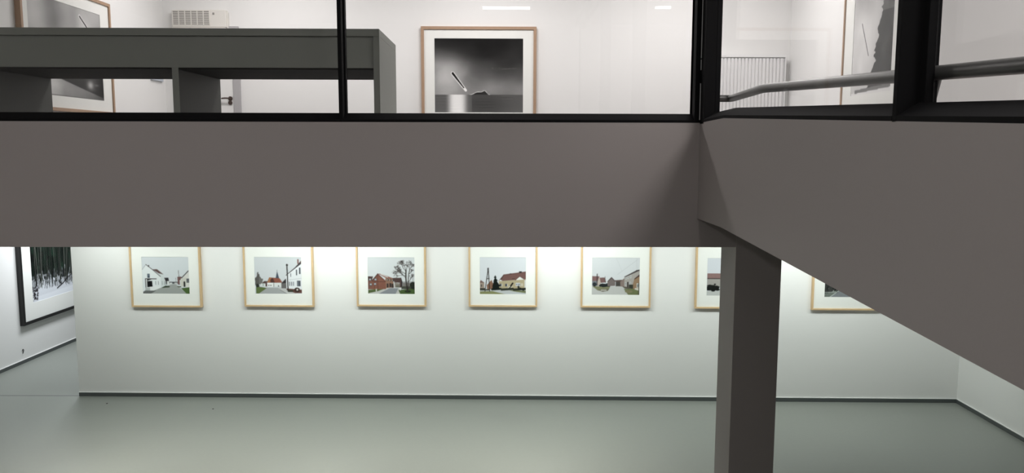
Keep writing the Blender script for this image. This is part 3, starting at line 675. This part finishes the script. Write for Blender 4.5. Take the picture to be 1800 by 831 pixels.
# handrail inside the ramp glazing
hz = .352
P1 = EYE + ray(1286, 173) * (hz / ray(1286, 173).z); P0 = atY(1225, 176, P1.y + .02); P0.z = P1.z
XH = XC + .13
P2 = atX(1342, 155.3, XH); P3 = atX(1800, 114.5, XH); P4 = P3 + (P3 - P2) * 1.2
def smooth_corner(a, b, c, r=.10, n=6):
    u = (a - b).normalized(); w = (c - b).normalized(); s, e = b + u * r, b + w * r
    return [(s * (1 - t) ** 2 + b * 2 * t * (1 - t) + e * t ** 2) for t in [i / n for i in range(n + 1)]]
P00 = atY(1238, 176, P1.y); P00.z = P1.z; P00.y = P1.y
hpts = [P00] + smooth_corner(P00, P1, P2, .06) + smooth_corner(P1, P2, P3, .08) + [P3, P4]
hr = thing('handrail', 'dark round steel handrail running along inside the ramp glass', 'handrail')
MB().tube(hpts, .0255, 24).build('rail', M_RAIL, hr, True)
for yy in (yp0 + .02, .08):
    zz = P2.z + (P3.z - P2.z) * (P2.y - yy) / (P2.y - P3.y)
    MB().cyl((XC + .13, yy, ztop(yy) + .03), (XC + .155, yy, zz - .02), .008, 10).build('bracket', M_RAIL, hr, True)
MB().cyl((P00.x + .01, P00.y, ZUF), (P00.x + .01, P00.y, P00.z - .02), .016, 14).build('post', M_RAIL, hr, True)

# ------------------------------------------------------------------ lamps of the hall (seen mirrored in the glass)
def linear_lamp(x, y, z, L, label):
    t = thing('linear_lamp', label, 'ceiling lamp', (x, y, z), 0, 'linear lamps under the hall ceiling')
    MB().box(-L / 2 - .02, L / 2 + .02, -.035, .035, .012, .05, .004).build('housing', M_ALU, t)
    MB().box(-L / 2, L / 2, -.03, .03, -.012, .012, .004).build('tube', M_TUBE, t)
    for s in (-1, 1): MB().cyl((s * L * .4, 0, .05), (s * L * .4, 0, ZC - z), .003, 8).build('wire', M_ALU, t)
def mirrored(px, py, z, Y=GY):
    d = ray(px, py); t1 = Y / d.y; t = (z - EYE.z) / d.z; p = EYE + d * t; return Vector((p.x, 2 * Y - p.y, z))
m1 = mirrored(890, 14, 4.75); linear_lamp(m1.x, m1.y, 4.75, .60, 'long lit lamp mirrored in the gallery glass above the sea photograph')
m2 = mirrored(1166, 13, 4.75); linear_lamp(m2.x, m2.y, 4.75, .19, 'short lit lamp mirrored in the gallery glass near the corner post')

# ------------------------------------------------------------------ light
def area(name, loc, size, power, color, aim=(0, 0, -1), size_y=None, spread=180):
    l = bpy.data.lights.new(name, 'AREA'); l.energy = power; l.color = color; l.size = size
    if size_y: l.shape = 'RECTANGLE'; l.size_y = size_y
    l.spread = R(spread)
    o = bpy.data.objects.new(name, l); COL.objects.link(o); o.location = loc
    o.rotation_euler = Vector(aim).to_track_quat('-Z', 'Y').to_euler(); return o
def spot(name, loc, aim, power, color, ang, blend=1, r=.03):
    l = bpy.data.lights.new(name, 'SPOT'); l.energy = power; l.color = color; l.spot_size = R(ang); l.spot_blend = blend; l.shadow_soft_size = r
    o = bpy.data.objects.new(name, l); COL.objects.link(o); o.location = loc
    o.rotation_euler = (Vector(aim) - Vector(loc)).to_track_quat('-Z', 'Y').to_euler(); return o
WARM = (1, .955, .945); COOL = (.935, 1, .95)
# upper gallery
for x in (-2.5, -.2, 2.1):
    area('gallery_lamp', (x, 8.2, 5.25), 1.2, 42, WARM, size_y=.5)
# ramp corridor
area('ramp_lamp', (2.65, 3.6, 5.25), 1.0, 52, WARM, size_y=1.6)
area('ramp_lamp', (2.65, .4, 5.25), 1.0, 48, WARM, size_y=1.6)
# wall washers of the lower gallery, between each pair of pictures
for px, k in ((190, .8), (590, 1), (985, 1), (1388, .9)):
    w = onwall(px, 480); s = w - wn * .82; s.z = 2.34
    spot('wall_washer', s, w + Vector((0, 0, -.70)), 31 * k, COOL, 140, 1, .03)
w0, w1 = onwall(165, 480), onwall(1665, 480); wm = (w0 + w1) / 2 - wn * 1.12
o = area('wall_fill_strip', (wm.x, wm.y, 2.37), (w1 - w0).length, 94, COOL, size_y=.08)  # unseen strip added to brighten and even out the wall
zv = (wn + Vector((0, 0, -1.7))).normalized()
o.matrix_world = Matrix.Translation(o.location) @ Matrix((wd, (-zv).cross(wd), -zv)).transposed().to_4x4()
# lower gallery general light
for x in (-3.7, -1.7, .3):
    area('lower_lamp', (x, 6.95, 2.385), .5, 14, (1, .965, .88), size_y=.5, spread=88)
area('lower_side_lamp', (-5.7, 11.2, 2.385), .5, 60, (.93, .97, 1), size_y=1.5)
# unseen hall fill, added to light the gallery edge and column
area('hall_fill', (1.0, 1.5, 5.25), .4, 18, WARM, size_y=1.6)
area('hall_fill', (-3.2, 1.5, 5.25), .6, 60, WARM, size_y=1.6)

wd_ = bpy.data.worlds.new('world'); SC.world = wd_; wd_.use_nodes = True
wd_.node_tree.nodes['Background'].inputs[0].default_value = (.02, .02, .02, 1)
SC.view_settings.view_transform = 'Standard'; SC.view_settings.look = 'None'; SC.view_settings.gamma = 1
SC.view_settings.use_curve_mapping = False
SC.view_settings.exposure = 0.0
SC.cycles.max_bounces = 10; SC.cycles.transparent_max_bounces = 24; SC.cycles.diffuse_bounces = 6
SC.cycles.caustics_reflective = False; SC.cycles.caustics_refractive = False; SC.cycles.sample_clamp_indirect = 4
